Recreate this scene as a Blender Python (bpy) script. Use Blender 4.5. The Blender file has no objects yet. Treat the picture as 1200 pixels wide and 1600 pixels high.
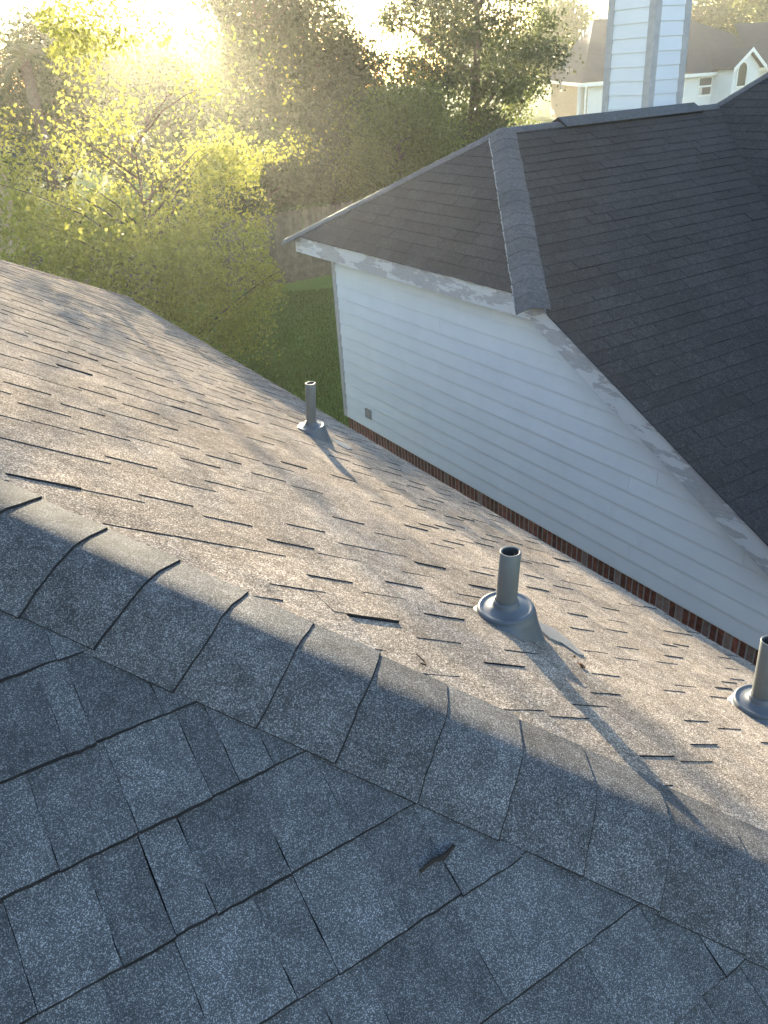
import bpy, bmesh, math, random
import numpy as np
from mathutils import Vector, Matrix

random.seed(7)
rng = np.random.default_rng(7)
scene = bpy.context.scene
COL = scene.collection

# ------------------------------------------------------------------ camera
cam_d = bpy.data.cameras.new('camera'); cam = bpy.data.objects.new('camera', cam_d); COL.objects.link(cam)
CR = Vector((0.8411, -0.5378, -0.0579)); CU = Vector((0.3007, 0.3760, 0.8765)); CW = Vector((0.4496, 0.7546, -0.4780))
cam.matrix_world = Matrix(((CR.x, CU.x, -CW.x, 0), (CR.y, CU.y, -CW.y, 0), (CR.z, CU.z, -CW.z, 0), (0, 0, 0, 1)))
cam_d.sensor_fit = 'HORIZONTAL'; cam_d.sensor_width = 36.0; cam_d.lens = 36.0 * 1267.2 / 1200.0
cam_d.clip_start = 0.05; cam_d.clip_end = 1000.0
scene.camera = cam

# ------------------------------------------------------------------ light
SUN_EL, SUN_AZ = math.radians(4.9), math.radians(18.8)          # azimuth from +Y towards +X
SUN = Vector((math.cos(SUN_EL) * math.sin(SUN_AZ), math.cos(SUN_EL) * math.cos(SUN_AZ), math.sin(SUN_EL)))
world = bpy.data.worlds.new('World'); scene.world = world; world.use_nodes = True
wt = world.node_tree
sky = wt.nodes.new('ShaderNodeTexSky'); sky.sky_type = 'NISHITA'; sky.sun_disc = False
sky.sun_elevation = SUN_EL; sky.sun_rotation = SUN_AZ
sky.air_density = 1.0; sky.dust_density = 0.3; sky.ozone_density = 1.6
bg = wt.nodes['Background']; bg.inputs['Strength'].default_value = 0.15
tone = wt.nodes.new('ShaderNodeMix'); tone.data_type = 'RGBA'; tone.blend_type = 'MULTIPLY'; tone.inputs[0].default_value = 1.0
tone.inputs[7].default_value = (1.02, 0.975, 1.07, 1.0)                # white balance of the whole sky
wt.links.new(sky.outputs['Color'], tone.inputs[6]); wt.links.new(tone.outputs[2], bg.inputs['Color'])
sun_d = bpy.data.lights.new('sun', 'SUN'); sun = bpy.data.objects.new('sun', sun_d); COL.objects.link(sun)
sun_d.energy = 5.0; sun_d.angle = math.radians(0.53); sun_d.color = (1.0, 0.85, 0.60)
sun.rotation_euler = (-SUN).to_track_quat('-Z', 'Y').to_euler()

scene.view_settings.view_transform = 'Standard'; scene.view_settings.look = 'None'
scene.view_settings.exposure = 2.66; scene.view_settings.gamma = 1.0
scene.view_settings.use_curve_mapping = False
scene.cycles.use_denoising = True
scene.cycles.max_bounces = 8; scene.cycles.transparent_max_bounces = 8
scene.cycles.volume_bounces = 1
HAZE_DENSITY, HAZE_G = 0.0009, 0.68

# ------------------------------------------------------------------ helpers
WL = {}

def wloc(o):
    return WL.get(o.name, Vector((0, 0, 0))) if o else Vector((0, 0, 0))

def put(o, parent, w):
    COL.objects.link(o)
    if parent: o.parent = parent
    o.location = Vector(w) - wloc(parent)
    WL[o.name] = Vector(w)
    return o

def thing(name, label, cat, loc, group=None):
    o = bpy.data.objects.new(name, None); o.empty_display_size = 0.1
    put(o, None, loc); o['label'] = label; o['category'] = cat
    if group: o['group'] = group
    return o

def mesh(name, verts, faces, mats, midx=None, smooth=False):
    me = bpy.data.meshes.new(name)
    me.from_pydata([tuple(v) for v in verts], [], faces)
    for m in (mats if isinstance(mats, (list, tuple)) else [mats]): me.materials.append(m)
    if midx: me.polygons.foreach_set('material_index', midx)
    if smooth is True: me.polygons.foreach_set('use_smooth', [True] * len(faces))
    elif smooth: me.polygons.foreach_set('use_smooth', smooth)
    return me

def tint(me, t):
    a = me.attributes.new('tint', 'FLOAT', 'FACE')
    n = len(me.polygons)
    a.data.foreach_set('value', t if hasattr(t, '__len__') else [t] * n)

def add(name, verts, faces, mats, parent=None, midx=None, smooth=False, t=None, origin=None, label=None):
    V = np.array(verts, float)
    c = np.array(origin, float) if origin is not None else (V.min(0) + V.max(0)) / 2
    me = mesh(name, V - c, faces, mats, midx, smooth)
    tint(me, random.random() if t is None else t)
    o = bpy.data.objects.new(name, me)
    put(o, parent, c)
    if label: o['label'] = label
    return o

class MB:
    """collects shapes for one mesh"""
    def __init__(s): s.v = []; s.f = []; s.m = []; s.t = []; s.s = []
    def raw(s, verts, faces, m=0, t=0.5, sm=False):
        b = len(s.v); s.v += [tuple(v) for v in verts]
        for i, f in enumerate(faces):
            s.f.append(tuple(k + b for k in f)); s.m.append(m[i] if isinstance(m, list) else m); s.t.append(t); s.s.append(sm)
    def box(s, lo, hi, m=0, t=0.5):
        (a, b, c), (d, e, f) = lo, hi
        s.raw([(a,b,c),(d,b,c),(d,e,c),(a,e,c),(a,b,f),(d,b,f),(d,e,f),(a,e,f)],
              [(0,3,2,1),(4,5,6,7),(0,1,5,4),(1,2,6,5),(2,3,7,6),(3,0,4,7)], m, t)
    def obox(s, P, ax, ay, az, m=0, t=0.5):
        """box from corner P spanned by three vectors"""
        P, ax, ay, az = map(np.array, (P, ax, ay, az))
        q = [P, P+ax, P+ax+ay, P+ay]
        s.raw(q + [k + az for k in q], [(0,3,2,1),(4,5,6,7),(0,1,5,4),(1,2,6,5),(2,3,7,6),(3,0,4,7)], m, t)
    def tube(s, pts, rad, n=6, m=0, cap=True):
        pts = [np.array(p, float) for p in pts]; b = len(s.v)
        for i, p in enumerate(pts):
            d = pts[min(i+1, len(pts)-1)] - pts[max(i-1, 0)]; d /= np.linalg.norm(d) + 1e-9
            x = np.cross(d, (0.31, 0.2, 0.93)); x /= np.linalg.norm(x) + 1e-9; y = np.cross(d, x)
            r = rad[i] if hasattr(rad, '__len__') else rad
            for k in range(n):
                a = 2 * math.pi * k / n; s.v.append(tuple(p + r * (math.cos(a) * x + math.sin(a) * y)))
        for i in range(len(pts) - 1):
            for k in range(n):
                s.f.append((b+i*n+k, b+i*n+(k+1) % n, b+(i+1)*n+(k+1) % n, b+(i+1)*n+k)); s.m.append(m); s.t.append(0.5); s.s.append(True)
        if cap:
            for e in (0, len(pts)-1):
                f = tuple(b+e*n+k for k in range(n)); s.f.append(f if e else f[::-1]); s.m.append(m); s.t.append(0.5); s.s.append(False)
    def lathe(s, prof, c, n=32, m=0, close=False):
        b = len(s.v); c = np.array(c)
        for r, z in prof:
            for k in range(n):
                a = 2*math.pi*k/n; s.v.append((c[0]+r*math.cos(a), c[1]+r*math.sin(a), c[2]+z))
        for i in range(len(prof)-1):
            for k in range(n):
                s.f.append((b+i*n+k, b+i*n+(k+1) % n, b+(i+1)*n+(k+1) % n, b+(i+1)*n+k)); s.m.append(m); s.t.append(0.5); s.s.append(True)
    def build(s, name, mats, parent=None, label=None, origin=None):
        return add(name, s.v, s.f, mats, parent, s.m, s.s, s.t, origin, label)

def stuffed(o):
    o['kind'] = 'stuff'; return o

# ------------------------------------------------------------------ materials
def new_mat(name):
    m = bpy.data.materials.new(name); m.use_nodes = True
    nt = m.node_tree; return m, nt, nt.nodes['Principled BSDF']

def N(nt, typ, **kw):
    n = nt.nodes.new(typ)
    for k, v in kw.items():
        if k in n.inputs: n.inputs[k].default_value = v
        else: setattr(n, k, v)
    return n

def ramp(nt, src, stops, interp='LINEAR'):
    r = nt.nodes.new('ShaderNodeValToRGB'); r.color_ramp.interpolation = interp
    e = r.color_ramp.elements
    while len(e) < len(stops): e.new(0.5)
    for k, (p, c) in enumerate(stops):
        e[k].position = p; e[k].color = (*c, 1) if len(c) == 3 else c
    nt.links.new(src, r.inputs['Fac']); return r.outputs['Color']

def mix(nt, fac, a, b, blend='MIX'):
    n = nt.nodes.new('ShaderNodeMix'); n.data_type = 'RGBA'; n.blend_type = blend
    for s, v in (('Factor', fac), ('A', a), ('B', b)):
        sock = [i for i in n.inputs if i.name == s and (i.type == 'VALUE' if s == 'Factor' else i.type == 'RGBA')][0]
        if hasattr(v, 'is_linked'): nt.links.new(v, sock)
        else: sock.default_value = v if s == 'Factor' else (*v, 1)
    return [o for o in n.outputs if o.type == 'RGBA'][0]

def math_n(nt, op, a, b=None):
    n = nt.nodes.new('ShaderNodeMath'); n.operation = op
    for i, v in enumerate((a, b)):
        if v is None: continue
        if hasattr(v, 'is_linked'): nt.links.new(v, n.inputs[i])
        else: n.inputs[i].default_value = v
    return n.outputs[0]

def shingle_mat(name, dark, mid, pale, cell=330.0, contrast=1.0, spec=0.35, rough=0.75, wave=0.0, stain=None, tintrange=(0.72, 1.28)):
    m, nt, p = new_mat(name); L = nt.links.new
    geo = N(nt, 'ShaderNodeNewGeometry'); att = N(nt, 'ShaderNodeAttribute', attribute_name='tint')
    off = nt.nodes.new('ShaderNodeVectorMath'); off.operation = 'ADD'
    sc = nt.nodes.new('ShaderNodeVectorMath'); sc.operation = 'SCALE'; sc.inputs[0].default_value = (3.1, 7.3, 5.7)
    L(att.outputs['Fac'], sc.inputs['Scale']); L(geo.outputs['Position'], off.inputs[0]); L(sc.outputs[0], off.inputs[1])
    vor = N(nt, 'ShaderNodeTexVoronoi', Scale=cell); L(off.outputs[0], vor.inputs['Vector'])
    sep = N(nt, 'ShaderNodeSeparateColor'); L(vor.outputs['Color'], sep.inputs[0])
    c = ramp(nt, sep.outputs[0], [(0.0, dark), (0.45, mid), (0.80, mid), (0.86, pale), (1.0, pale)])
    bl = N(nt, 'ShaderNodeTexNoise', Scale=22.0, Detail=4.0, Roughness=0.65); L(off.outputs[0], bl.inputs['Vector'])
    c = mix(nt, 1.0, c, ramp(nt, bl.outputs['Fac'], [(0.3, (0.72,)*3), (0.7, (1.25,)*3)]), 'MULTIPLY')
    b3 = N(nt, 'ShaderNodeTexNoise', Scale=cell * .8, Detail=2.0, Roughness=0.7); L(off.outputs[0], b3.inputs['Vector'])
    c = mix(nt, 1.0, c, ramp(nt, b3.outputs['Fac'], [(0.34, (0.7,)*3), (0.66, (1.3,)*3)]), 'MULTIPLY')
    b2 = N(nt, 'ShaderNodeTexNoise', Scale=2.2, Detail=3.0); L(geo.outputs['Position'], b2.inputs['Vector'])
    c = mix(nt, 1.0, c, ramp(nt, b2.outputs['Fac'], [(0.3, (0.86, 0.85, 0.84)), (0.7, (1.12, 1.12, 1.13))]), 'MULTIPLY')
    tr = N(nt, 'ShaderNodeMapRange'); tr.inputs['To Min'].default_value = tintrange[0]; tr.inputs['To Max'].default_value = tintrange[1]
    L(att.outputs['Fac'], tr.inputs['Value'])
    c = mix(nt, 1.0, c, tr.outputs[0], 'MULTIPLY')
    if stain:
        st = N(nt, 'ShaderNodeTexNoise', Scale=0.9, Detail=5.0, Roughness=0.6); L(geo.outputs['Position'], st.inputs['Vector'])
        c = mix(nt, ramp(nt, st.outputs['Fac'], [(0.45, (0, 0, 0)), (0.75, (0.6,)*3)]), c, stain)
    L(c, p.inputs['Base Color'])
    p.inputs['Roughness'].default_value = rough; p.inputs['Specular IOR Level'].default_value = spec
    bump = N(nt, 'ShaderNodeBump', Strength=0.55, Distance=0.0016); L(sep.outputs[1], bump.inputs['Height'])
    if wave:
        wn = N(nt, 'ShaderNodeTexNoise', Scale=3.2, Detail=2.0); L(geo.outputs['Position'], wn.inputs['Vector'])
        bw = N(nt, 'ShaderNodeBump', Strength=1.0, Distance=wave); L(wn.outputs['Fac'], bw.inputs['Height']); L(bw.outputs[0], bump.inputs['Normal'])
    L(bump.outputs[0], p.inputs['Normal'])
    return m

def plain(name, col, rough=0.6, spec=0.4, var=0.12, scale=9.0, bump=0.0, metal=0.0):
    m, nt, p = new_mat(name); L = nt.links.new
    geo = N(nt, 'ShaderNodeNewGeometry'); att = N(nt, 'ShaderNodeAttribute', attribute_name='tint')
    n = N(nt, 'ShaderNodeTexNoise', Scale=scale, Detail=5.0, Roughness=0.6); L(geo.outputs['Position'], n.inputs['Vector'])
    c = mix(nt, 1.0, col, ramp(nt, n.outputs['Fac'], [(0.3, (1-var,)*3), (0.7, (1+var,)*3)]), 'MULTIPLY')
    tr = N(nt, 'ShaderNodeMapRange'); tr.inputs['To Min'].default_value = 1-var*.6; tr.inputs['To Max'].default_value = 1+var*.6
    L(att.outputs['Fac'], tr.inputs['Value']); c = mix(nt, 1.0, c, tr.outputs[0], 'MULTIPLY')
    L(c, p.inputs['Base Color']); p.inputs['Roughness'].default_value = rough; p.inputs['Specular IOR Level'].default_value = spec
    p.inputs['Metallic'].default_value = metal
    if bump:
        b = N(nt, 'ShaderNodeBump', Strength=0.6, Distance=bump); L(n.outputs['Fac'], b.inputs['Height']); L(b.outputs[0], p.inputs['Normal'])
    return m

def leaf_mat(name, col, trans, tf=0.55):
    m, nt, p = new_mat(name); L = nt.links.new
    att = N(nt, 'ShaderNodeAttribute', attribute_name='tint')
    c1 = ramp(nt, att.outputs['Fac'], [(0, tuple(k*.6 for k in col)), (1, tuple(k*1.35 for k in col))])
    c2 = ramp(nt, att.outputs['Fac'], [(0, tuple(k*.7 for k in trans)), (1, tuple(k*1.2 for k in trans))])
    L(c1, p.inputs['Base Color']); p.inputs['Roughness'].default_value = 0.5; p.inputs['Specular IOR Level'].default_value = 0.3
    tb = N(nt, 'ShaderNodeBsdfTranslucent'); L(c2, tb.inputs['Color'])
    mx = N(nt, 'ShaderNodeMixShader'); mx.inputs[0].default_value = tf
    L(p.outputs[0], mx.inputs[1]); L(tb.outputs[0], mx.inputs[2]); L(mx.outputs[0], nt.nodes['Material Output'].inputs['Surface'])
    return m

def peel_mat(name):
    m, nt, p = new_mat(name); L = nt.links.new
    geo = N(nt, 'ShaderNodeNewGeometry')
    mp = N(nt, 'ShaderNodeMapping'); mp.inputs['Scale'].default_value = (1, .6, 2.4); L(geo.outputs['Position'], mp.inputs['Vector'])
    n = N(nt, 'ShaderNodeTexNoise', Scale=3.4, Detail=8.0, Roughness=0.62); L(mp.outputs[0], n.inputs['Vector'])
    fac = ramp(nt, n.outputs['Fac'], [(0.50, (0, 0, 0)), (0.515, (1, 1, 1))])
    n2 = N(nt, 'ShaderNodeTexNoise', Scale=30.0, Detail=4.0); L(mp.outputs[0], n2.inputs['Vector'])
    wood = ramp(nt, n2.outputs['Fac'], [(0.3, (0.36, 0.345, 0.345)), (0.7, (0.45, 0.43, 0.43))])
    c = mix(nt, fac, wood, (0.60, 0.59, 0.58)); L(c, p.inputs['Base Color']); p.inputs['Roughness'].default_value = 0.7
    b = N(nt, 'ShaderNodeBump', Strength=0.5, Distance=0.002); L(fac, b.inputs['Height']); L(b.outputs[0], p.inputs['Normal'])
    return m

M = {}
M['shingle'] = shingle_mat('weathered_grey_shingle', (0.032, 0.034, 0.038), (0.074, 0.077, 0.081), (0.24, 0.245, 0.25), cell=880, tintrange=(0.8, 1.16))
M['shingle_sun'] = shingle_mat('sunlit_tone_shingle', (0.085, 0.073, 0.063), (0.250, 0.215, 0.179), (0.52, 0.46, 0.39), cell=420, spec=0.0, rough=0.95, wave=0.012, tintrange=(0.9, 1.1))  # same roofing as the grey shingle, sunlit brightness and warmth put into its colour
M['cap'] = shingle_mat('cap_shingle', (0.040, 0.042, 0.045), (0.096, 0.095, 0.094), (0.26, 0.255, 0.25), cell=700, spec=0.05, rough=0.85, tintrange=(0.9, 1.1))
M['asphalt_edge'] = plain('asphalt_cut_edge', (0.018, 0.018, 0.022), 0.9, 0.2, 0.3, 60)
M['deck'] = plain('roof_felt', (0.02, 0.02, 0.022), 0.95, 0.1)
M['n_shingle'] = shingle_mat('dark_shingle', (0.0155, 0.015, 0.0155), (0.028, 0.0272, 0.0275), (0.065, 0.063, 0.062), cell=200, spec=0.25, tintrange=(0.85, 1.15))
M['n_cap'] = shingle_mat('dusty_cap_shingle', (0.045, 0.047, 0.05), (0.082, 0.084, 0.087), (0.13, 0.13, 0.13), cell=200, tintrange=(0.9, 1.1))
M['siding'] = plain('white_siding_paint', (0.79, 0.80, 0.81), 0.55, 0.35, 0.035, 3.0)
M['trim'] = plain('greyed_trim_paint', (0.48, 0.45, 0.43), 0.6, 0.3, 0.12, 12.0)
M['white_trim'] = plain('white_trim_paint', (0.78, 0.78, 0.77), 0.5, 0.4, 0.04, 6.0)
M['vent'] = plain('beige_vent_plastic', (0.30, 0.27, 0.24), 0.6, 0.3)
M['peel'] = peel_mat('peeling_fascia_paint')
M['brick'] = plain('red_brick', (0.19, 0.062, 0.045), 0.85, 0.25, 0.6, 18.0, 0.002)
M['brick_pale'] = plain('mortar_smeared_brick', (0.24, 0.155, 0.135), 0.85, 0.25, 0.3, 30.0, 0.002)
M['mortar'] = plain('mortar', (0.32, 0.30, 0.28), 0.9, 0.2, 0.15, 40.0, 0.002)
M['pvc'] = plain('grey_painted_pipe', (0.115, 0.125, 0.122), 0.5, 0.45, 0.06, 20.0)
M['pipe_in'] = plain('pipe_inside', (0.05, 0.05, 0.05), 0.8, 0.2)
M['boot'] = plain('grey_boot_plastic', (0.095, 0.107, 0.118), 0.45, 0.5, 0.07, 14.0)
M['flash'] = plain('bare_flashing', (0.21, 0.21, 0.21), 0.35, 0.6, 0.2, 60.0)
M['twig'] = plain('dark_twig', (0.035, 0.028, 0.022), 0.9, 0.2, 0.3, 80.0)
M['dead_leaf'] = plain('dead_leaf', (0.16, 0.075, 0.035), 0.8, 0.2, 0.3, 60.0)
M['bark'] = plain('bark', (0.11, 0.085, 0.065), 0.9, 0.2, 0.35, 14.0, 0.01)
M['fence'] = plain('weathered_cedar', (0.17, 0.135, 0.095), 0.85, 0.2, 0.3, 7.0)
M['glass'] = plain('window_glass', (0.03, 0.04, 0.045), 0.06, 0.6, 0.05)
M['blind'] = plain('window_blind', (0.55, 0.52, 0.46), 0.8, 0.2, 0.05)
M['far_roof'] = plain('far_grey_roof', (0.030, 0.034, 0.040), 0.85, 0.3, 0.2, 1.5)
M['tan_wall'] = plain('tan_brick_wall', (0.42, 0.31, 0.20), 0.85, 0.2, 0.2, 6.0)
M['far_wall'] = plain('far_white_wall', (0.66, 0.67, 0.68), 0.7, 0.2, 0.04, 1.0)
M['leaf_near'] = leaf_mat('yellow_green_leaf', (0.075, 0.095, 0.028), (0.43, 0.43, 0.085), 0.62)
M['leaf_dark'] = leaf_mat('dark_green_leaf', (0.042, 0.058, 0.028), (0.125, 0.155, 0.05), 0.38)
M['leaf_mid'] = leaf_mat('mid_green_leaf', (0.065, 0.085, 0.028), (0.26, 0.30, 0.06), 0.45)
M['frond'] = leaf_mat('palm_frond', (0.06, 0.075, 0.03), (0.20, 0.22, 0.06), 0.4)

# ------------------------------------------------------------------ ground
GZ = -4.95
m, nt, p = new_mat('mown_lawn'); geo = N(nt, 'ShaderNodeNewGeometry')
n1 = N(nt, 'ShaderNodeTexNoise', Scale=0.5, Detail=4.0); n2 = N(nt, 'ShaderNodeTexNoise', Scale=26.0, Detail=4.0, Roughness=0.7)
for q in (n1, n2): nt.links.new(geo.outputs['Position'], q.inputs['Vector'])
c = ramp(nt, n1.outputs['Fac'], [(0.3, (0.125, 0.19, 0.036)), (0.7, (0.17, 0.24, 0.05))])
c = mix(nt, 1.0, c, ramp(nt, n2.outputs['Fac'], [(0.3, (0.6,)*3), (0.7, (1.3,)*3)]), 'MULTIPLY')
nt.links.new(c, p.inputs['Base Color']); p.inputs['Roughness'].default_value = 0.9; p.inputs['Specular IOR Level'].default_value = 0.15
b = N(nt, 'ShaderNodeBump', Strength=1.0, Distance=0.04); nt.links.new(n2.outputs['Fac'], b.inputs['Height']); nt.links.new(b.outputs[0], p.inputs['Normal'])
M['lawn'] = m
g = add('lawn', [(-120, -120, GZ), (260, -120, GZ), (260, 260, GZ), (-120, 260, GZ)], [(0, 1, 2, 3)], M['lawn'])
g['kind'] = 'structure'; g['label'] = 'mown green lawn between the houses and the fence'

# grass blades where the lawn shows between the tree and the white wall
def grass():
    n = 26000
    d = 10.5 + 11.0 * rng.random(n) ** 0.8; az = np.radians(20 + 10.5 * rng.random(n))
    x, y = d * np.sin(az), d * np.cos(az)
    keep = ~((x > 4.7) & (y < 9.2)) & (y < 20.3); x, y = x[keep], y[keep]; n = len(x)
    h = 0.035 + 0.05 * rng.random(n); a = rng.random(n) * 6.28; w = 0.008 + 0.006 * rng.random(n)
    lx, ly = (rng.random(n) - .5) * .05, (rng.random(n) - .5) * .05
    V = np.empty((n, 3, 3)); cx, sx = np.cos(a) * w, np.sin(a) * w
    V[:, 0] = np.stack([x - cx, y - sx, np.full(n, GZ)], 1); V[:, 1] = np.stack([x + cx, y + sx, np.full(n, GZ)], 1)
    V[:, 2] = np.stack([x + lx, y + ly, GZ + h], 1)
    V = V.reshape(-1, 3); F = np.arange(3 * n).reshape(n, 3)
    me = bpy.data.meshes.new('grass'); me.from_pydata(V.tolist(), [], F.tolist()); me.materials.append(M['leaf_mid']); tint(me, rng.random(n).tolist())
    o = bpy.data.objects.new('grass', me); put(o, None, (0, 0, 0)); o['kind'] = 'stuff'
    o['label'] = 'short grass blades on the back lawn'; o['category'] = 'grass'
grass()

# ------------------------------------------------------------------ shingle machinery
class Plane:
    def __init__(s, O, a, d):
        s.O = np.array(O, float); s.a = np.array(a, float) / np.linalg.norm(a); s.d = np.array(d, float) / np.linalg.norm(d)
        s.n = np.cross(s.a, s.d); s.n *= np.sign(s.n[2]) if abs(s.n[2]) > 1e-9 else 1
    def pt(s, u, v, h=0.0): return s.O + s.a * u + s.d * v + s.n * h
    def uv(s, P): q = np.array(P, float) - s.O; return np.array([q @ s.a, q @ s.d])

def clip(poly, a, b):
    """keep the part of poly left of the line a->b"""
    out = []; ab = b - a
    side = lambda p: ab[0] * (p[1] - a[1]) - ab[1] * (p[0] - a[0])
    for i in range(len(poly)):
        p, q = poly[i], poly[(i + 1) % len(poly)]; sp, sq = side(p), side(q)
        if sp >= 0: out.append(p)
        if sp * sq < 0: out.append(p + (q - p) * (sp / (sp - sq)))
    return out

def ccw(poly):
    A = sum(poly[i][0] * poly[(i+1) % len(poly)][1] - poly[(i+1) % len(poly)][0] * poly[i][1] for i in range(len(poly)))
    return poly if A > 0 else poly[::-1]

def inset(poly, amounts):
    """half planes of poly, each edge moved inwards by its amount"""
    poly = ccw(poly); out = []
    for i in range(len(poly)):
        a, b = np.array(poly[i]), np.array(poly[(i+1) % len(poly)]); t = (b - a) / np.linalg.norm(b - a); nn = np.array([-t[1], t[0]])
        out.append((a + nn * amounts[i], b + nn * amounts[i]))
    return out

def slab(pl, poly, hfun, bottom, flare=0.0, vb=0.0):
    """prism: top polygon at hfun(u, v), sides down to height bottom; flare spreads the dark butt into a painted shadow line"""
    n = len(poly)
    top = [pl.pt(p[0], p[1], hfun(p[0], p[1])) for p in poly]; bot = [pl.pt(p[0], p[1] + (flare * random.uniform(.85, 1.12) if p[1] > vb - .006 else 0.0), bottom) for p in poly]
    faces = [tuple(range(n))] + [(i, n + i, n + (i+1) % n, (i+1) % n) for i in range(n)]
    # orientation: make the top face look along +n
    nn = np.cross(top[1] - top[0], top[2] - top[1])
    if nn @ pl.n < 0: faces = [f[::-1] for f in faces]
    return top + bot, faces, [0] + [1] * n

def flatten(lines):
    def f(u, v):
        k = 1.0
        for a, b in lines:
            t = (b - a) / np.linalg.norm(b - a); d = abs(t[0] * (v - a[1]) - t[1] * (u - a[0])); k = min(k, max(.3, .3 + .7 * (d - .13) / .12))
        return k
    return f

LIFTED = {(7, 1.18)}       # a torn tab standing proud
def shingles(pl, hp, e, phase, k0, k1, rows, u0, u1, R, tuck=0.03, rise=0.006, hi=(0.002, 0.004), wmean=0.2, jit=0.0012, three_tab=False, shift=0.0, flat=lambda u, v: 1.0):
    """list of (centre, verts, faces, midx, tint); rows: {k: [start of raised tabs]}"""
    out = []
    for k in range(k0, k1 + 1):
        vb = phase + e * k; vt = vb - e - tuck
        cuts = []                                       # (u start, raised)
        if three_tab:
            u = u0 + (k % 2) * wmean * .5 + R.uniform(0, .04) - wmean
            while u < u1: cuts.append((u, R.random() < .5)); u += wmean + R.uniform(-.01, .01)
        else:
            starts = list(rows.get(k, []))
            if starts:
                lo, hi_ = starts[0], starts[-1]
            else:
                lo = hi_ = R.uniform(u0, u0 + .25); starts = [lo]
            u = lo
            while u > u0: u -= R.uniform(.75, 1.3) * wmean; starts.insert(0, u)
            u = hi_
            while u < u1: u += R.uniform(.75, 1.3) * wmean; starts.append(u)
            for a, b in zip(starts, starts[1:]):
                cuts.append((a, True))
                if b - a > .12: cuts.append((a + (b - a) * R.uniform(.42, .68), False))
        cuts.append((u1 + .3, False))
        for (a, up), (b, _) in zip(cuts, cuts[1:]):
            hx = R.uniform(*hi) if up else 0.0
            lift = R.uniform(0, .0015)
            if up and R.random() < .035: hx += .002
            if (k, round(a, 2)) in LIFTED: hx += .0045
            off = R.uniform(-.0025, .0025)
            ga = .0008
            J = lambda: R.uniform(-jit, jit)
            ns = 4
            poly = [np.array([a + ga, vt]), np.array([a + ga + J(), vt + (vb - vt) * .45]), np.array([a + ga + J(), vt + (vb - vt) * .75])]
            poly += [np.array([a + ga + (b - a - 2*ga) * i / ns, vb + off + J()]) for i in range(ns + 1)]
            poly += [np.array([b - ga + J(), vt + (vb - vt) * .75]), np.array([b - ga + J(), vt + (vb - vt) * .45]), np.array([b - ga, vt])]
            if shift: poly = [q + np.array([shift * (q[1] - vb), 0]) for q in poly]
            for la, lb in hp:
                poly = clip(poly, la, lb)
                if len(poly) < 3: break
            if len(poly) < 3: continue
            w = max(q[0] for q in poly) - min(q[0] for q in poly); hgt = max(q[1] for q in poly) - min(q[1] for q in poly)
            if w < .012 or hgt < tuck + .006: continue
            hf = lambda u_, v_: (.0006 + hx + (rise + lift) * max(0.0, (v_ - vt) / (vb - vt))) * flat(u_, v_)
            v, f, mi = slab(pl, poly, hf, -.001)
            out.append((np.mean(v, 0), v, f, mi, R.random()))
    return out

def cam_px(P):
    P = Vector(P); d = P.dot(CW)
    if d <= .05: return None
    return 600 + 1267.2 * P.dot(CR) / d, 800 - 1267.2 * P.dot(CU) / d, d

def emit(slabs, n_single, parents, mats):
    """the slabs that show largest become single objects, the rest one stuff mesh per parent. slabs: list of (key, slab)"""
    sc = []
    for i, (key, s) in enumerate(slabs):
        q = cam_px(s[0]); ok = q and -40 < q[0] < 1240 and -40 < q[1] < 1640
        sc.append((q[2] if ok else 1e3 + i, i))
    single = {i for _, i in sorted(sc)[:n_single] if _ < 1e3}
    rest = {}
    for i, (key, s) in enumerate(slabs):
        if i in single: add('shingle', s[1], s[2], mats[key], parents[key], s[3], t=s[4])
        else: rest.setdefault(key, MB()).raw(s[1], s[2], s[3], s[4])
    for key, mb in rest.items():
        stuffed(mb.build('shingle_field', mats[key], parents[key]))

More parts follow.
